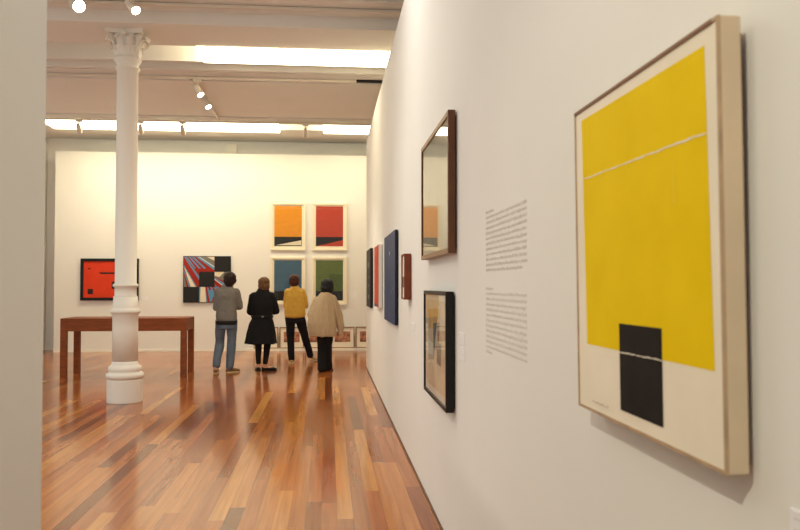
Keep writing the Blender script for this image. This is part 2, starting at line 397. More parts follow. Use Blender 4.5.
# ------------------------------------------------------------------ pictures on the far wall
c_red = mat('orange_red_paint', (214, 60, 26), .6, var=.05, scale=6); c_blk = mat('black_paint', (30, 28, 28), .6, var=.1, scale=12)
t = thing('framed_painting', 'wide orange-red painting in a black frame, partly behind the column', 'painting', (-4.665, YB, 1.1))
obj('frame', moulding_back(-5.25, -4.045, 1.1, 1.995, .06, YB - .05, YB), M_black, t, bevel=.004)
A = Art('back', YB - .03); A.rect(-5.2, -4.095, 1.15, 1.95, c_red); A.rect(-5.1, -4.99, 1.235, 1.345, c_blk)
A.rect(-5.1, -5.045, 1.765, 1.79, c_blk); A.poly([(-4.88, 1.7), (-4.83, 1.665), (-4.3, 1.665), (-4.3, 1.7)], c_blk)
A.rect(-4.6, -4.3, 1.35, 1.5, c_blk); A.build('canvas', t)

pr = mat('stripe_red', (152, 36, 26), .6, var=.05); pb = mat('stripe_blue', (88, 142, 176), .6, var=.05); pg = mat('stripe_grey', (122, 118, 108), .6, var=.05)
pc = mat('stripe_cream', (226, 214, 186), .6, var=.04); pk = mat('chequer_black', (34, 33, 33), .6, var=.1)
t = thing('canvas_painting', 'square painting of red, blue and grey rays with black squares', 'painting', (-2.615, YB, 1.05))
obj('stretcher', BX(-3.11, -2.1, YB - .035, YB - .002, 1.05, 2.055), M_black, t)
A = Art('back', YB - .0355)
def ux(px): return -3.097 + (px - 115)/375*.984
def uz(py): return 2.042 - (py - 95)/373*.98
def cell(r, c): return (115 + 124.5*c + .2, 95 + 124.3*r + .2, 115 + 124.5*(c+1) - .2, 95 + 124.3*(r+1) - .2)
def strokes(cells, lst):
    for m, pts in lst:
        A.k += 1; kk = A.k
        for rc in cells:
            q = clip(pts, *cell(*rc))
            if q: A.poly([(ux(a), uz(b)) for a, b in q], m, lift=kk); 
            A.k = kk
fan = [(pr, [(115, 95), (490, 95), (490, 468), (115, 468)]),
       (pb, [(116, 96), (124, 96), (240, 258), (240, 288)]),
       (pb, [(128, 96), (142, 96), (212, 192), (200, 192)]), (pb, [(152, 96), (168, 96), (252, 192), (236, 192)]), (pb, [(178, 96), (196, 96), (296, 192), (276, 192)]),
       (pb, [(212, 96), (232, 96), (362, 184), (362, 206)]), (pc, [(232, 96), (240, 96), (362, 176), (362, 184)]), (pb, [(240, 96), (250, 96), (362, 168), (362, 176)]),
       (pg, [(250, 96), (300, 96), (362, 128), (362, 168)]), (pc, [(300, 96), (362, 96), (362, 128)]),
       (pb, [(115, 160), (115, 182), (208, 343), (222, 343)]), (pc, [(115, 176), (128, 196), (212, 343), (172, 343)]), (pb, [(115, 200), (115, 220), (158, 343), (170, 343)]),
       (pg, [(115, 236), (115, 343), (140, 343)])]
strokes([(0, 0), (0, 1), (1, 0)], fan)
fan2 = [(pr, [(115, 95), (490, 95), (490, 468), (115, 468)]),
        (pc, [(362, 217), (446, 217), (404, 262), (362, 252)]), (pg, [(362, 252), (404, 262), (446, 217), (490, 217), (490, 300), (440, 296), (362, 258)]),
        (pb, [(362, 262), (490, 345), (490, 375), (362, 275)]), (pc, [(362, 275), (490, 375), (490, 383), (362, 283)]),
        (pb, [(362, 318), (380, 335), (440, 420), (420, 420)])]
strokes([(1, 2)], fan2)
fan3 = [(pb, [(115, 95), (490, 95), (490, 468), (115, 468)]), (pc, [(252, 343), (288, 343), (298, 468), (248, 468)]), (pr, [(290, 343), (304, 343), (328, 468), (308, 468)]),
        (pr, [(312, 343), (328, 343), (340, 370), (322, 370)]), (pr, [(340, 343), (356, 343), (376, 380), (360, 380)]), (pr, [(345, 468), (352, 425), (372, 425), (372, 468)]),
        (pr, [(400, 343), (420, 343), (470, 468), (440, 468)]), (pg, [(450, 343), (490, 343), (490, 420)])]
strokes([(2, 1), (2, 2)], fan3)
for r, c in ((0, 2), (1, 1), (2, 0)):
    x0, y0, x1, y1 = cell(r, c); A.rect(ux(x0), ux(x1), uz(y1), uz(y0), pk)
A.build('painted_surface', t)

pics = [('orange', (216, 140, 28), pc, -1.254, 2.184, 'orange print with black band in a cream frame, upper left of the four'),
        ('red', (176, 62, 42), None, -.352, 2.184, 'brick red print with black wedge in a cream frame, upper right of the four'),
        ('blue', (66, 94, 116), None, -1.254, .995, 'slate blue print in a cream frame, lower left of the four'),
        ('green', (92, 106, 52), None, -.352, .995, 'olive green print in a cream frame, lower right of the four')]
for nm, rgb, wm, x0, z0, lab in pics:
    x1, z1 = x0 + .765, z0 + 1.05
    t = thing('framed_print', lab, 'picture', ((x0+x1)/2, YB, z0), 'four coloured prints in cream frames')
    obj('frame', moulding_back(x0, x1, z0, z1, .05, YB - .045, YB), M_cream, t, bevel=.005)
    mt = BX(x0 + .03, x1 - .03, YB - .025, YB - .005, z0 + .03, z1 - .03); obj('mat_board', mt, M_cream, t)
    mm = mat(nm + '_ink', rgb, .55, var=.09, scale=9, stretch=(1, 1, 3))
    A = Art('back', YB - .0255); ax0, ax1, az0, az1 = x0 + .085, x1 - .085, z0 + .095, z1 - .075
    A.rect(ax0, ax1, az0, az1, mm); zb = az0 + .205; A.rect(ax0, ax1, az0, zb, c_blk)
    if nm == 'orange': A.poly([(ax0 + .03, az0 + .02), (ax1 - .01, az0 + .02), (ax1 - .01, az0 + .13)], pc)
    if nm == 'red': A.poly([(ax0, az0), (ax1, az0), (ax1, az0 + .14)], mm)
    if nm == 'green':
        A.rect(ax0 + .29, ax1, zb, az0 + .58, mat('green_reflection_tint', (78, 94, 42), .55, var=.08))  # darker reflection in the glass, painted onto the print
    A.build('print', t)
    obj('glass', BX(x0 + .05, x1 - .05, YB - .034, YB - .032, z0 + .05, z1 - .05), M_glass_soft, t)

# low plinth with the row of small framed prints
pl = obj('display_plinth', BX(-1.75, 1.35, YB - .13, YB - .015, 0, .055), M_white); tag(pl, 'long low white plinth on the floor under the small framed prints', 'plinth')
M_sm = mat('small_frame_wood', (150, 106, 70), .5); M_mat = mat('white_mat_board', (240, 232, 214), .7)
M_ph = mat('red_brown_photo_print', (126, 46, 34), .5, var=.55, scale=11, vcol=(208, 150, 120))
names = ['small framed red-toned print on the plinth, behind the black coat', 'small framed red-toned print on the plinth, behind the black trousers of the yellow jumper',
         'small framed red-toned print on the plinth, between the yellow jumper and the beige cardigan', 'small framed red-toned print on the plinth, right of the beige cardigan',
         'small framed red-toned print on the plinth, cut by the end of the right partition']
x = -1.595
src = None
for i, lab in enumerate(names):
    if src is None:
        t = thing('small_framed_print', lab, 'picture', (x, YB - .06, .055), 'small framed prints on the low plinth')
        xa, xb, za, zb = x, x + .522, .055, .515
        fr = obj('frame', moulding_back(xa, xb, za, zb, .018, YB - .085, YB - .055), M_sm, t)
        mb = obj('mat_board', BX(xa + .01, xb - .01, YB - .07, YB - .06, za + .01, zb - .01), M_mat, t)
        A = Art('back', YB - .0705); A.rect(xa + .09, xb - .09, za + .13, zb - .1, M_ph); ph = A.build('photo_print', t)
        src = (t, [fr, mb, ph])
    else:
        t = src[0].copy(); C.objects.link(t); t.location.x = x; t['label'] = lab
        for ch in src[1]:
            k = ch.copy(); C.objects.link(k); k.parent = t
    x += .5505

# ------------------------------------------------------------------ pictures on the right wall
# big yellow painting, standing off the wall on battens
c_can = mat('primed_cream_canvas', (238, 226, 206), .8, var=.05, scale=5, bump=.05)
c_yel = mat('yellow_oil_paint', (242, 204, 6), .75, var=.09, scale=7, vcol=(240, 204, 20), bump=.1, spec=.08)
c_ybk = mat('soft_black_oil_paint', (40, 36, 34), .75, var=.14, scale=14, spec=.08)
c_edge = mat('brown_canvas_edge', (136, 100, 76), .7)
XF = .62
t = thing('canvas_painting', 'large cream canvas with yellow field and black block, nearest on the right wall', 'painting', (XW, 1.5, 1.133))
ya, yb, za, zb = 1.16, 1.874, 1.134, 1.857
t.rotation_euler.y = -.0095
obj('batten', BX(.655, XW - .002, ya + .02, yb - .01, za + .01, zb - .022), c_edge, t)
obj('canvas', BX(XF, .656, ya, yb, za, zb), mat('tan_canvas_side', (206, 184, 156), .85, var=.06, scale=8, bump=.05), t, bevel=.003)  # canvas sides tan, darker than the cream front
obj('edge_strip', moulding_right(ya, yb, za, zb, .006, XF - .003, XF + .002), c_edge, t).data.materials[0] = mat('pale_wood_edge', (176, 148, 118), .6, var=.15, scale=20)
obj('top_strip', BX(XF - .0035, XF + .0025, ya + .02, yb, zb - .0065, zb + .0005), c_edge, t)
A = Art('right', XF)
A.rect(ya + .006, yb - .006, za + .006, zb - .006, c_can)
A.poly([(1.826, 1.829), (1.208, 1.823), (1.194, 1.292), (1.808, 1.29)], c_yel)
A.poly([(1.602, 1.349), (1.39, 1.35), (1.39, 1.166), (1.601, 1.166)], c_ybk)
def scratch(y0, z0, y1, z1, wd, n, m):
    P = []; Q = []
    for i in range(n+1):
        u = i/n; y = y0 + (y1-y0)*u; z = z0 + (z1-z0)*u + random.uniform(-.001, .001); h = wd*random.uniform(.3, 1)
        dx = h if abs(y1-y0) < abs(z1-z0) else 0; dz = 0 if dx else h
        P.append((y + dx, z + dz)); Q.append((y - dx, z - dz))
    A.k += 1; kk = A.k
    for i in range(n): A.poly([P[i], P[i+1], Q[i+1], Q[i]], m, lift=kk)
    A.k = kk
scratch(1.826, 1.686, 1.203, 1.679, .0022, 40, c_can)
scratch(1.602, 1.2885, 1.39, 1.2905, .0016, 20, c_can)
scratch(1.331, 1.65, 1.326, 1.575, .0014, 10, mat('pale_yellow_scratch', (240, 214, 90), .6))
for i in range(7): scratch(1.775 - i*.017, 1.158 + .002*(i % 2), 1.765 - i*.017, 1.16 + .003*((i+1) % 2), .0012, 2, c_edge)   # signature squiggle
A.build('painted_surface', t)

def boxed(name, label, cat, ya, yb, za, zb, depth, fw, fm, standoff=.008, side=None):
    """framed picture on the right wall; returns root and the front plane"""
    xf = XW - depth
    t = thing(name, label, cat, (XW, (ya+yb)/2, za))
    obj('backing', BX(xf + .012, XW, ya + fw, yb - fw, za + fw, zb - fw), M_dark, t)
    obj('frame', moulding_right(ya, yb, za, zb, fw, xf, XW - standoff, 1 if fm is M_framewood else 0), [fm, M_framelite], t, bevel=.002)
    return t, xf
# tall picture in a brown wooden frame, its glass mirroring the hall
t, xf = boxed('framed_picture', 'glazed picture in a brown wooden frame mirroring the hall, above the black frame', 'picture', 3.99, 5.17, 1.597, 2.348, .047, .028, M_framewood)
c_dim = mat('dim_sepia_print', (168, 162, 142), .7, var=.15, scale=3)
A = Art('right', xf + .0118); A.rect(4.015, 5.145, 1.622, 2.323, c_dim); A.build('print', t)
obj('glass', BX(xf + .006, xf + .008, 4.015, 5.145, 1.622, 2.323), M_glass, t)
# black frame below
t, xf = boxed('framed_picture', 'pale collage under glass in a thin black frame, below the brown frame', 'picture', 4.05, 5.0, .757, 1.395, .052, .022, M_black)
k1 = mat('pale_collage_paper', (205, 188, 160), .7, var=.12, scale=4); k2 = mat('grey_collage_patch', (108, 104, 98), .7, var=.25, scale=16); k3 = mat('ochre_collage_patch', (196, 160, 104), .7, var=.15, scale=8); k4 = mat('white_collage_paper', (222, 214, 198), .7)
A = Art('right', xf + .0118); A.rect(4.07, 4.98, .777, 1.375, k4); A.rect(4.14, 4.93, .82, 1.34, k1)
A.poly([(4.3, 1.3), (4.85, 1.28), (4.8, 1.16), (4.35, 1.18)], k3); A.poly([(4.35, 1.22), (4.62, 1.2), (4.6, 1.06), (4.38, 1.04)], k2); A.poly([(4.28, 1.1), (4.46, 1.1), (4.46, .98), (4.3, .97)], k2)
A.poly([(4.6, 1.08), (4.9, 1.1), (4.88, 1.0), (4.62, 1.01)], k4); A.build('collage', t)
obj('glass', BX(xf + .006, xf + .008, 4.07, 4.98, .777, 1.375), M_glass_soft, t)
# small deep brown box frame
t, xf = boxed('box_frame', 'small deep reddish wooden box frame between the blue panel and the brown frame', 'picture', 6.2, 6.46, 1.312, 1.683, .06, .014, M_redwood, .004)
A = Art('right', xf + .0118); A.rect(6.214, 6.446, 1.326, 1.669, mat('ivory_relief_paper', (226, 218, 200), .6)); A.rect(6.22, 6.44, 1.41, 1.5, k2); A.build('relief', t)
# dark blue panel
c_blu = mat('slate_blue_paint', (56, 70, 104), .55, var=.08, scale=5, spec=.12); c_navy = mat('navy_panel_edge', (26, 28, 40), .5)
t = thing('painted_panel', 'tall slate blue panel on the right wall, left of the small box frame', 'painting', (XW, 7.8, 1.045))
obj('panel', BX(XW - .034, XW - .008, 7.36, 8.78, 1.045, 1.96), c_navy, t, bevel=.003); obj('batten', BX(XW - .01, XW - .002, 7.45, 8.66, 1.12, 1.88), M_dark, t)
A = Art('right', XW - .034); A.rect(7.36, 8.78, 1.045, 1.96, c_blu); A.rect(8.0, 8.05, 1.74, 1.775, c_can); A.poly([(7.5, 1.4), (7.55, 1.41), (7.95, 1.34), (7.95, 1.335), (7.55, 1.4)], mat('pale_blue_line', (96, 108, 138), .5)); A.build('painted_surface', t)
# coral panel with white side
c_cor = mat('coral_red_paint', (192, 78, 58), .7, var=.05, spec=.1); c_wh = mat('white_panel_edge', (224, 220, 212), .5)
t = thing('painted_panel', 'coral red panel with white edges, between the black and blue panels', 'painting', (XW, 10, 1.15))
obj('panel', BX(XW - .05, XW - .006, 9.5, 10.42, 1.15, 1.93), c_wh, t, bevel=.003); obj('batten', BX(XW - .01, XW - .002, 9.6, 10.3, 1.22, 1.85), M_dark, t)
A = Art('right', XW - .05); A.rect(9.52, 10.42, 1.15, 1.93, c_cor); A.rect(9.9, 10.42, 1.15, 1.19, c_blu); A.build('painted_surface', t)
# black panel at the end
t = thing('painted_panel', 'black panel with small pale marks, last on the right wall', 'painting', (XW, 12, 1.09))
obj('panel', BX(XW - .045, XW - .006, 11.5, 12.66, 1.09, 1.98), c_blk, t, bevel=.003); obj('batten', BX(XW - .01, XW - .002, 11.6, 12.5, 1.15, 1.9), M_dark, t)
A = Art('right', XW - .045)
for yy, zz, a, b in ((12.1, 1.74, .16, .04), (11.95, 1.55, .1, .02), (12.0, 1.42, .12, .02), (11.95, 1.25, .16, .03)): A.rect(yy - a, yy + a, zz - b, zz + b, pg)
A.build('painted_marks', t)

# little white caption cards
def card(x0, x1, y0, y1, z0, z1, label):
    t = thing('caption_card', label, 'caption card', ((x0+x1)/2, (y0+y1)/2, z0), 'white caption cards')
    obj('card', BX(x0, x1, y0, y1, z0, z1), M_tag, t)
    bm = bmesh.new(); n = 4
    for i in range(n):
        z = z1 - (z1-z0)*(i + .8)/(n + .8); h = (z1-z0)*.035
        if x1 - x0 < .01: box(bm, x0 - .0003, x0, y0 + (y1-y0)*(.12 + .15*(i % 2)), y1 - (y1-y0)*.12, z, z + h)
        else: box(bm, x0 + (x1-x0)*.12, x1 - (x1-x0)*(.12 + .15*(i % 2)), y0 - .0003, y0, z, z + h)
    obj('lettering', bm, M_pale_ink, t)
card(XW - .003, XW, 3.77, 3.93, 1.13, 1.19, 'upper white caption card right of the black frame')
card(XW - .003, XW, 3.77, 3.93, 1.055, 1.12, 'lower white caption card right of the black frame')
card(XW - .003, XW, 5.98, 6.22, 1.075, 1.13, 'white caption card under the small reddish box frame')
card(XW - .003, XW, .99, 1.075, 1.03, 1.107, 'white caption card at the lower right corner of the photo')
card(.5, .62, YB - .003, YB, 1.14, 1.29, 'white caption card right of the olive green print')
card(-3.99, -3.86, YB - .003, YB, 1.1, 1.18, 'white caption card right of the column on the far wall')

# wall text: vinyl letters too small to read, set as rows of word-shaped strokes
def wall_text(label, ytop, rows, pitch, y_left, y_right, heading, last, ink):
    bm = bmesh.new(); rnd = random.Random(len(label)); x0, x1 = XW - .0012, XW
    def row(z, yend, hh):
        y = y_left
        while y > yend:
            wl = rnd.uniform(.015, .075)
            if y - wl < yend: wl = y - yend
            yy = y
            while yy > y - wl + .004:
                up = rnd.random(); top = hh*(1.0 if up < .7 else 1.5); bot = 0 if up > .12 else -.4*hh
                st = rnd.uniform(.0022, .0034)
                box(bm, x0, x1, yy - st, yy, z + bot, z + top)
                box(bm, x0, x1, yy - .0065, yy - st*.5, z + (0 if up < .5 else hh*.75), z + hh*(.22 if up < .5 else 1.0))
                yy -= rnd.uniform(.0065, .0085)
            y -= wl + .007
    row(ytop, y_left - heading, .0075)
    for i in range(rows):
        row(ytop - pitch*(i+1), y_right if i < rows-1 else y_left - last, .0082)
    tag(obj('wall_text', bm, ink), label, 'wall text')
wall_text('upper block of grey vinyl lettering on the right wall', 1.732, 11, .0222, 3.25, 2.566, .16, .63, M_grey_ink)
wall_text('lower paler block of grey vinyl lettering on the right wall', 1.412, 12, .0222, 3.25, 2.571, .15, .12, M_pale_ink)

# ------------------------------------------------------------------ the long table
t = thing('display_table', 'long reddish wooden display table standing behind the column', 'table', (-3.15, 12.75, 0))
tx0, tx1, ty0, ty1, zt = -4.10, -2.2, 12.37, 13.1, .915
obj('table_top', BX(tx0, tx1, ty0, ty1, zt - .03, zt), M_table, t, bevel=.003)
bm = bmesh.new()
box(bm, tx0 + .004, tx1 - .004, ty0 + .004, ty0 + .03, zt - .2, zt - .03); box(bm, tx0 + .004, tx1 - .004, ty1 - .03, ty1 - .004, zt - .2, zt - .03)
box(bm, tx0 + .004, tx0 + .03, ty0 + .03, ty1 - .03, zt - .2, zt - .03); box(bm, tx1 - .03, tx1 - .004, ty0 + .03, ty1 - .03, zt - .2, zt - .03)
obj('apron', bm, M_table, t)
for lx in (tx0, tx1 - .09):
    for ly in (ty0, ty1 - .09): obj('leg', BX(lx, lx + .09, ly, ly + .09, 0, zt - .03), M_table, t, bevel=.003)

# ------------------------------------------------------------------ people (local frame: facing +Y, feet on z = 0)
M_skin = mat('skin', (196, 146, 118), .55, var=.04, scale=20)
M_hairb = mat('dark_brown_hair', (42, 27, 24), .5, var=.3, scale=60, stretch=(1, 1, .2))
M_hairl = mat('light_brown_hair', (104, 70, 42), .5, var=.3, scale=60, stretch=(1, 1, .2))
M_hairr = mat('reddish_brown_hair', (74, 38, 26), .5, var=.3, scale=60, stretch=(1, 1, .2))
M_hairk = mat('black_hair', (26, 23, 24), .45, var=.3, scale=60, stretch=(1, 1, .2))
M_eye = mat('eye_white', (235, 230, 225), .3)
M_sole = mat('pale_rubber_sole', (205, 180, 140), .7)
def body(root, P, eye=True):
    """one continuous skinned figure from joint positions in P"""
    bm = bmesh.new(); g = P['g']
    hx, hy, hz = P['head']                                              # head centre
    hr = P.get('hr', 1.0); yaw = Matrix.Rotation(P.get('yaw', 0), 3, 'Z'); hc = Vector((hx, hy, hz))
    def H(x, y, z): return hc + yaw @ (Vector((x, y, z))*hr)
    ball(bm, H(0, -.008, .03), (.074*hr, .092*hr, .085*hr), yaw); ball(bm, H(0, .028, -.045), (.056*hr, .066*hr, .072*hr), yaw)
    ball(bm, H(0, .098, -.022), (.013*hr, .02*hr, .026*hr), yaw); ball(bm, H(0, .085, -.062), (.024*hr, .014*hr, .009*hr), yaw); ball(bm, H(0, .075, -.1), (.022*hr, .02*hr, .018*hr), yaw)
    for s in (-1, 1): ball(bm, H(s*.076, -.008, -.012), (.012*hr, .022*hr, .034*hr), yaw)
    nk = Vector(P['neck'])
    cone(bm, nk - Vector((0, 0, .06)), H(0, -.005, -.04), .058, .05)
    loft(bm, P['torso'], pw=2.3)
    for s in ('l', 'r'):
        limb(bm, P['arm_'+s], [.05*g, .038*g, .026*g])
        limb(bm, P['leg_'+s], [.085*g, .053*g, .036*g])
        hand(bm, P['arm_'+s][1], P['arm_'+s][2], P['palm_'+s], 1 if s == 'r' else -1)
        ft = Vector(P['leg_'+s][2]); d = Vector((*P['toe_'+s], 0)).normalized()
        limb(bm, [ft + Vector((0, 0, -.03)) - d*.02, ft + d*.12 + Vector((0, 0, -.05))], [.034, .026])
    b = fuse('body', bm, M_skin, root, vox=.006, smooth=2)
    for s in (-1, 1):
        e = bmesh.new(); ball(e, H(s*.03, .078, .0), .0125*hr); obj('eye', e, [M_eye], root, local=True, smooth=True)
        e = bmesh.new(); ball(e, H(s*.03, .087, .0), .006*hr); obj('iris', e, [M_hairb], root, local=True, smooth=True)
    return H, yaw, hr
def hand(bm, elbow, wrist, palm, side):
    w_ = Vector(wrist); d = (w_ - Vector(elbow)).normalized(); n = Vector(palm); n = (n - d*n.dot(d)).normalized(); a = d.cross(n)*side
    rot = Matrix((a, d, n)).transposed()
    ball(bm, w_ + d*.045, (.038, .05, .017), rot)
    for i, L in enumerate((.068, .078, .072, .056)):
        off = a*(.028 - .0187*i); b0 = w_ + d*.07 + off
        b1 = b0 + d*L*.5 + n*.012; b2 = b1 + d*L*.3 + n*L*.32
        limb(bm, [b0, b1, b2], [.0092, .0085, .0072], 8)
    b0 = w_ + d*.025 + a*.03; b1 = b0 + d*.03 + a*.022 + n*.01; limb(bm, [b0, b1, b1 + d*.028 + n*.012], [.0115, .0098, .008], 8)
def shoe(root, name, ankle, toe, m, low=False, rise=0.0, solem=None, L=.25):
    """upper and sole along the toe direction; rise lifts the heel"""
    d = Vector((*toe, 0)).normalized(); sd = Vector((d.y, -d.x, 0)); a = Vector(ankle); h0 = Vector((a.x, a.y, 0)) - d*.055
    secs = [(0, .026, .055), (.12, .034, .075), (.3, .034, .085 if not low else .06), (.5, .038, .066 if not low else .046), (.72, .047, .052), (.9, .042, .04), (1.0, .022, .026)]
    bm = bmesh.new(); sb = bmesh.new(); prev = None; ps = None
    def lift(u): return rise*max(0, 1 - u/.72)
    for u, hw, ht in secs:
        c = h0 + d*L*u; z0 = lift(u); ring = []
        for k in range(12):
            t = math.pi*2*k/12; x = math.cos(t)*hw; z = max(0, math.sin(t)*.5 + .5)*ht
            ring.append(bm.verts.new(c + sd*x + Vector((0, 0, z0 + .012 + z))))
        lo = [sb.verts.new(c + sd*(s*hw*1.08) + Vector((0, 0, z0 + z))) for s, z in ((-1, 0), (1, 0), (1, .018), (-1, .018))]
        if prev:
            for k in range(12): bm.faces.new((prev[k], prev[(k+1) % 12], ring[(k+1) % 12], ring[k]))
            for k in range(4): sb.faces.new((ps[k], ps[(k+1) % 4], lo[(k+1) % 4], lo[k]))
        else: bm.faces.new(ring[::-1]); sb.faces.new(lo[::-1])
        prev, ps = ring, lo
    bm.faces.new(prev); sb.faces.new(ps)
    bmesh.ops.recalc_face_normals(bm, faces=bm.faces); bmesh.ops.recalc_face_normals(sb, faces=sb.faces)
    o = obj(name, bm, m, root, local=True, smooth=True); obj('sole', sb, solem or M_sole, o, local=True)
    return o
def trousers(root, name, P, m, waist, thick, folds=.006, seed=0, cuff_end=True):
    bm = bmesh.new(); loft(bm, waist, pw=2.2)
    for s in ('l', 'r'): limb(bm, P['leg_'+s][:2] + [P['cuff_'+s]], thick)
    return fuse(name, bm, m, root, vox=.009, smooth=4, folds=folds, fscale=(9, 9, 6), seed=seed)
def hair(root, H, m, balls, seed, fold=.008):
    bm = bmesh.new()
    for c, r in balls: ball(bm, H(*c), (r[0]*1.08, r[1]*1.04, r[2]*1.0))
    fuse('hair', bm, m, root, vox=.007, smooth=3, folds=fold, fscale=(45, 45, 14), seed=seed)

# --- grey sweatshirt and jeans
p = thing('person', 'person in a grey sweatshirt and blue jeans seen from behind, leftmost of four', 'person', (-1.645, 12.85, 0))
P = dict(g=1.0, head=(.055, .01, 1.508), hr=1.0, yaw=-.25, neck=(.025, .0, 1.41),
  torso=[(0, 0, .8, .15, .1), (0, 0, .9, .16, .11), (0, 0, 1.05, .135, .1), (0, 0, 1.22, .15, .11), (.005, 0, 1.33, .145, .1), (.01, 0, 1.4, .085, .07), (.015, 0, 1.44, .06, .06)],
  arm_l=[(-.135, 0, 1.315), (-.165, .02, 1.06), (-.1, .24, 1.02)], arm_r=[(.15, 0, 1.315), (.205, .06, 1.07), (.12, .27, 1.06)], palm_l=(1, 0, .3), palm_r=(-1, 0, .3),
  leg_l=[(-.09, 0, .84), (-.115, .07, .47), (-.165, -.05, .09)], leg_r=[(.085, 0, .84), (.075, .06, .46), (.045, .05, .09)],
  cuff_l=(-.155, -.035, .13), cuff_r=(.05, .05, .1), toe_l=(-.05, 1), toe_r=(.75, .65))
H, yw, hr = body(p, P)
trousers(p, 'jeans', P, mat('faded_blue_denim', (98, 112, 128), .8, var=.22, scale=5), [(0, 0, .72, .155, .115), (0, 0, .82, .15, .115), (0, 0, .96, .135, .1)], [.088, .073, .064], .01, 3)
bm = bmesh.new(); loft(bm, [(0, 0, .835, .155, .125), (0, 0, .87, .165, .14), (0, 0, .98, .165, .135), (0, 0, 1.12, .16, .125), (0, 0, 1.25, .168, .13), (.005, 0, 1.33, .155, .115), (.01, 0, 1.395, .1, .085), (.018, 0, 1.435, .072, .07)], pw=2.3)
for s in ('l', 'r'):
    a = P['arm_'+s]; e = Vector(a[1]).lerp(Vector(a[2]), .9); limb(bm, [a[0], a[1], tuple(e)], [.066, .055, .042])
M_sweat = mat('grey_marl_sweatshirt', (120, 116, 111), .9, var=.08, scale=40)
sw = fuse('sweatshirt', bm, M_sweat, p, vox=.009, smooth=5, folds=.009, fscale=(8, 8, 9), seed=1)
bm = bmesh.new(); loft(bm, [(0, 0, .785, .168, .13), (0, 0, .85, .178, .146)], pw=2.3); fuse('hem', bm, mat('charcoal_hem', (40, 39, 40), .9), sw, vox=.009, smooth=2)
hair(p, H, M_hairb, [((0, -.02, .045), (.097, .105, .095)), ((0, -.045, -.01), (.088, .08, .085)), ((0, -.055, -.065), (.06, .05, .06)), ((-.05, 0, .0), (.05, .07, .06)), ((.05, 0, .0), (.05, .07, .06))], 1)
M_tan = mat('tan_suede_shoe', (136, 104, 74), .7)
shoe(p, 'shoe', P['leg_l'][2], P['toe_l'], M_tan); shoe(p, 'shoe', P['leg_r'][2], P['toe_r'], M_tan)

# --- black belted coat
p = thing('person', 'person in a belted black coat and black leggings, second from the left', 'person', (-1.09, 13.1, 0))
P = dict(g=.92, head=(.025, .01, 1.432), hr=.97, yaw=.12, neck=(.02, 0, 1.33),
  torso=[(0, 0, .76, .15, .1), (0, 0, .86, .15, .105), (0, 0, .98, .125, .09), (0, 0, 1.14, .15, .1), (0, 0, 1.27, .155, .09), (.01, 0, 1.33, .08, .065), (.015, 0, 1.36, .055, .055)],
  arm_l=[(-.14, 0, 1.235), (-.195, .05, .985), (-.08, .23, .98)], arm_r=[(.15, 0, 1.235), (.215, .05, .995), (.09, .23, .98)], palm_l=(1, 0, .3), palm_r=(-1, 0, .3),
  leg_l=[(-.08, 0, .78), (-.065, .03, .44), (-.06, 0, .09)], leg_r=[(.08, 0, .78), (.085, .03, .44), (.05, .0, .09)],
  cuff_l=(-.06, 0, .14), cuff_r=(.053, 0, .14), toe_l=(-.15, 1), toe_r=(1, .3))
H, yw, hr = body(p, P)
M_blkcloth = mat('black_leggings', (20, 19, 21), .85)
trousers(p, 'leggings', P, M_blkcloth, [(0, 0, .7, .15, .11), (0, 0, .84, .15, .105)], [.088, .06, .042], .003, 5)
M_coat = mat('black_wool_coat', (20, 19, 21), .85, var=.2, scale=30)
bm = bmesh.new(); loft(bm, [(-.02, 0, .455, .275, .2), (-.018, 0, .6, .25, .18), (-.01, 0, .75, .215, .155), (0, 0, .87, .175, .13), (0, 0, .96, .17, .125), (0, 0, 1.12, .19, .135), (0, 0, 1.23, .175, .12), (.005, 0, 1.3, .13, .1), (.012, 0, 1.355, .085, .08)], n=40, pw=2.2)
for s in ('l', 'r'):
    a = P['arm_'+s]; e = Vector(a[1]).lerp(Vector(a[2]), .92); limb(bm, [a[0], a[1], tuple(e)], [.078, .064, .05])
ct = fuse('coat', bm, M_coat, p, vox=.009, smooth=4, folds=.014, fscale=(11, 11, 2.2), seed=8)
bm = bmesh.new(); loft(bm, [(0, 0, .885, .187, .142), (0, 0, .925, .186, .141)], n=32, pw=2.2); fuse('belt', bm, mat('black_belt', (14, 13, 14), .5), ct, vox=.009, smooth=1)
bm = bmesh.new(); box(bm, .0, .035, -.155, -.14, .895, .92); obj('buckle', bm, mat('grey_metal_buckle', (120, 116, 110), .35, metal=.8), ct, local=True)
bm = bmesh.new(); loft(bm, [(.012, 0, 1.315, .11, .095), (.015, 0, 1.36, .095, .085), (.018, .005, 1.385, .082, .078)], pw=2.2); fuse('collar', bm, M_coat, ct, vox=.008, smooth=3)
hair(p, H, M_hairl, [((0, -.02, .045), (.092, .1, .09)), ((0, -.04, -.02), (.09, .08, .08)), ((0, -.045, -.06), (.08, .062, .045)), ((-.05, -.005, -.01), (.046, .065, .066)), ((.05, -.005, -.01), (.046, .065, .066))], 4)
M_flat = mat('black_flat_shoe', (26, 22, 20), .4)
shoe(p, 'shoe', P['leg_l'][2], P['toe_l'], M_flat, low=True, solem=M_dark); shoe(p, 'shoe', P['leg_r'][2], P['toe_r'], M_flat, low=True, solem=M_dark)

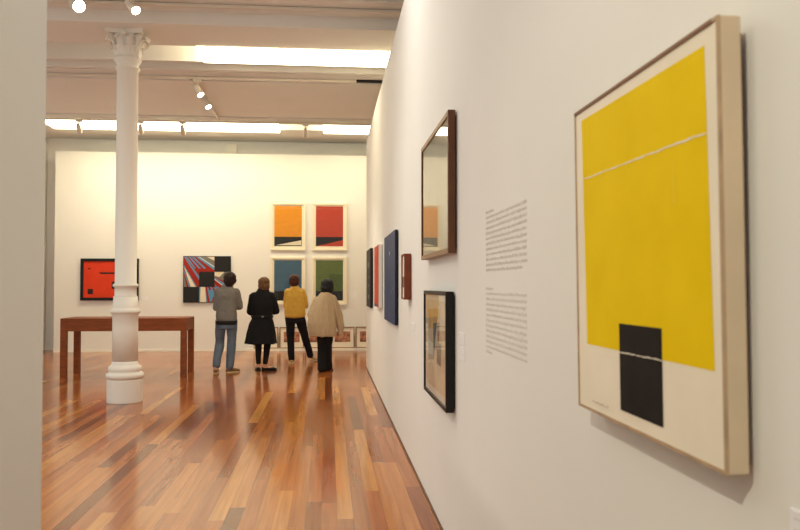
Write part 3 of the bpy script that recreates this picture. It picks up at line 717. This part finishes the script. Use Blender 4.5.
# --- yellow jumper
p = thing('person', 'person in a yellow jumper and black trousers, one foot stepping right', 'person', (-.60, 14.3, 0))
P = dict(g=.95, head=(-.015, .01, 1.49), hr=1.0, yaw=0, neck=(0, 0, 1.39),
  torso=[(0, 0, .8, .15, .1), (0, 0, .92, .15, .105), (0, 0, 1.06, .125, .09), (0, 0, 1.2, .15, .1), (0, 0, 1.33, .15, .09), (0, 0, 1.39, .08, .065), (0, 0, 1.42, .055, .055)],
  arm_l=[(-.13, 0, 1.295), (-.16, .06, 1.045), (-.06, .24, 1.08)], arm_r=[(.135, 0, 1.295), (.185, .07, 1.05), (.08, .25, 1.1)], palm_l=(1, 0, .3), palm_r=(-1, 0, .3),
  leg_l=[(-.085, 0, .84), (-.08, .02, .47), (-.06, .0, .09)], leg_r=[(.085, 0, .84), (.18, .12, .47), (.29, .25, .11)],
  cuff_l=(-.062, 0, .09), cuff_r=(.275, .23, .13), toe_l=(-.1, 1), toe_r=(.85, .5))
H, yw, hr = body(p, P)
trousers(p, 'trousers', P, mat('black_cotton_trousers', (26, 24, 30), .85, var=.15, scale=8), [(0, 0, .74, .165, .12), (0, 0, .86, .165, .12), (0, 0, .93, .15, .11)], [.098, .07, .06], .006, 9)
bm = bmesh.new(); loft(bm, [(0, 0, .83, .165, .125), (0, 0, .855, .19, .145), (0, 0, .95, .195, .15), (0, 0, 1.1, .175, .135), (0, 0, 1.24, .165, .13), (0, 0, 1.32, .145, .11), (0, 0, 1.38, .09, .08), (0, 0, 1.41, .068, .066)], pw=2.3)
for s in ('l', 'r'):
    a = P['arm_'+s]; e = Vector(a[1]).lerp(Vector(a[2]), .9); limb(bm, [a[0], a[1], tuple(e)], [.07, .058, .042])
sw = fuse('jumper', bm, mat('mustard_yellow_knit', (216, 170, 74), .9, var=.07, scale=40), p, vox=.009, smooth=5, folds=.01, fscale=(9, 9, 8), seed=12)
bm = bmesh.new(); loft(bm, [(0, 0, 1.4, .066, .064), (0, .002, 1.44, .058, .058)]); fuse('collar', bm, mat('pale_shirt_collar', (200, 196, 190), .8), sw, vox=.007, smooth=2)
hair(p, H, M_hairr, [((0, -.02, .045), (.094, .1, .092)), ((0, -.04, -.005), (.09, .078, .08)), ((0, -.045, -.055), (.06, .05, .05)), ((-.05, 0, .02), (.046, .07, .06)), ((.05, 0, .02), (.046, .07, .06))], 6)
M_csh = mat('cream_canvas_shoe', (196, 172, 138), .7); M_csole = mat('cream_sole', (230, 210, 165), .7)
shoe(p, 'shoe', P['leg_l'][2], P['toe_l'], M_csh, solem=M_csole); shoe(p, 'shoe', P['leg_r'][2], P['toe_r'], M_csh, rise=.06, solem=M_csole)

# --- beige cape cardigan
p = thing('person', 'person in a loose beige cardigan and black flared trousers, rightmost of four', 'person', (-.045, 12.87, 0))
P = dict(g=.95, head=(.035, .035, 1.4), hr=.98, yaw=-.1, neck=(.025, .01, 1.3),
  torso=[(0, 0, .74, .15, .1), (0, 0, .84, .15, .105), (0, 0, .96, .13, .095), (0, 0, 1.1, .15, .1), (0, 0, 1.2, .125, .085), (.01, 0, 1.28, .08, .06), (.015, 0, 1.33, .055, .055)],
  arm_l=[(-.125, 0, 1.15), (-.23, .02, .94), (-.16, .2, .86)], arm_r=[(.125, 0, 1.16), (.225, .0, .92), (.28, .06, .66)], palm_l=(1, 0, .3), palm_r=(-1, .2, 0),
  leg_l=[(-.075, 0, .76), (-.06, .03, .43), (-.055, 0, .09)], leg_r=[(.075, 0, .76), (.05, .06, .44), (.04, .12, .09)],
  cuff_l=(-.05, -.005, .06), cuff_r=(.04, .1, .07), toe_l=(.3, 1), toe_r=(.35, 1))
H, yw, hr = body(p, P)
trousers(p, 'trousers', P, mat('black_flared_trousers', (22, 21, 24), .85, var=.15, scale=8), [(0, 0, .66, .14, .11), (0, 0, .8, .14, .105)], [.085, .068, .078], .008, 15)
M_card = mat('beige_knit_cardigan', (184, 160, 128), .9, var=.08, scale=14, stretch=(6, 6, .6))
bm = bmesh.new(); loft(bm, [(-.04, -.01, .585, .215, .15), (-.05, -.01, .66, .232, .165), (-.055, -.01, .8, .238, .17), (-.045, 0, .95, .228, .16), (-.03, 0, 1.06, .205, .145), (-.01, 0, 1.17, .17, .125), (.005, 0, 1.25, .125, .105), (.018, .005, 1.31, .08, .08)], n=40, pw=2.2)
limb(bm, [(-.13, 0, 1.16), P['arm_l'][1]], [.08, .07])
cg = fuse('cardigan', bm, M_card, p, vox=.009, smooth=5, folds=.013, fscale=(13, 13, 1.8), seed=21)
bm = bmesh.new(); a = P['arm_r']; limb(bm, [(.12, 0, 1.19), a[1], (.262, .05, .72)], [.08, .068, .06])
loft(bm, [(.255, .03, .6, .035, .05), (.25, .03, .75, .065, .08), (.2, .0, .98, .075, .09), (.14, 0, 1.14, .07, .085)], n=20)
fuse('sleeve', bm, M_card, cg, vox=.009, smooth=5, folds=.009, fscale=(13, 13, 2.2), seed=25)
hair(p, H, M_hairk, [((0, -.015, .045), (.1, .106, .09)), ((0, -.04, -.02), (.104, .085, .085)), ((0, -.045, -.075), (.096, .066, .055)), ((-.06, .0, -.02), (.05, .068, .08)), ((.06, .0, -.02), (.05, .068, .08))], 17, .012)
M_rsh = mat('reddish_leather_shoe', (138, 62, 36), .45)
shoe(p, 'shoe', P['leg_l'][2], P['toe_l'], M_rsh, solem=mat('dark_sole', (60, 34, 22), .6)); shoe(p, 'shoe', P['leg_r'][2], P['toe_r'], M_rsh, solem=mat('dark_sole', (60, 34, 22), .6))
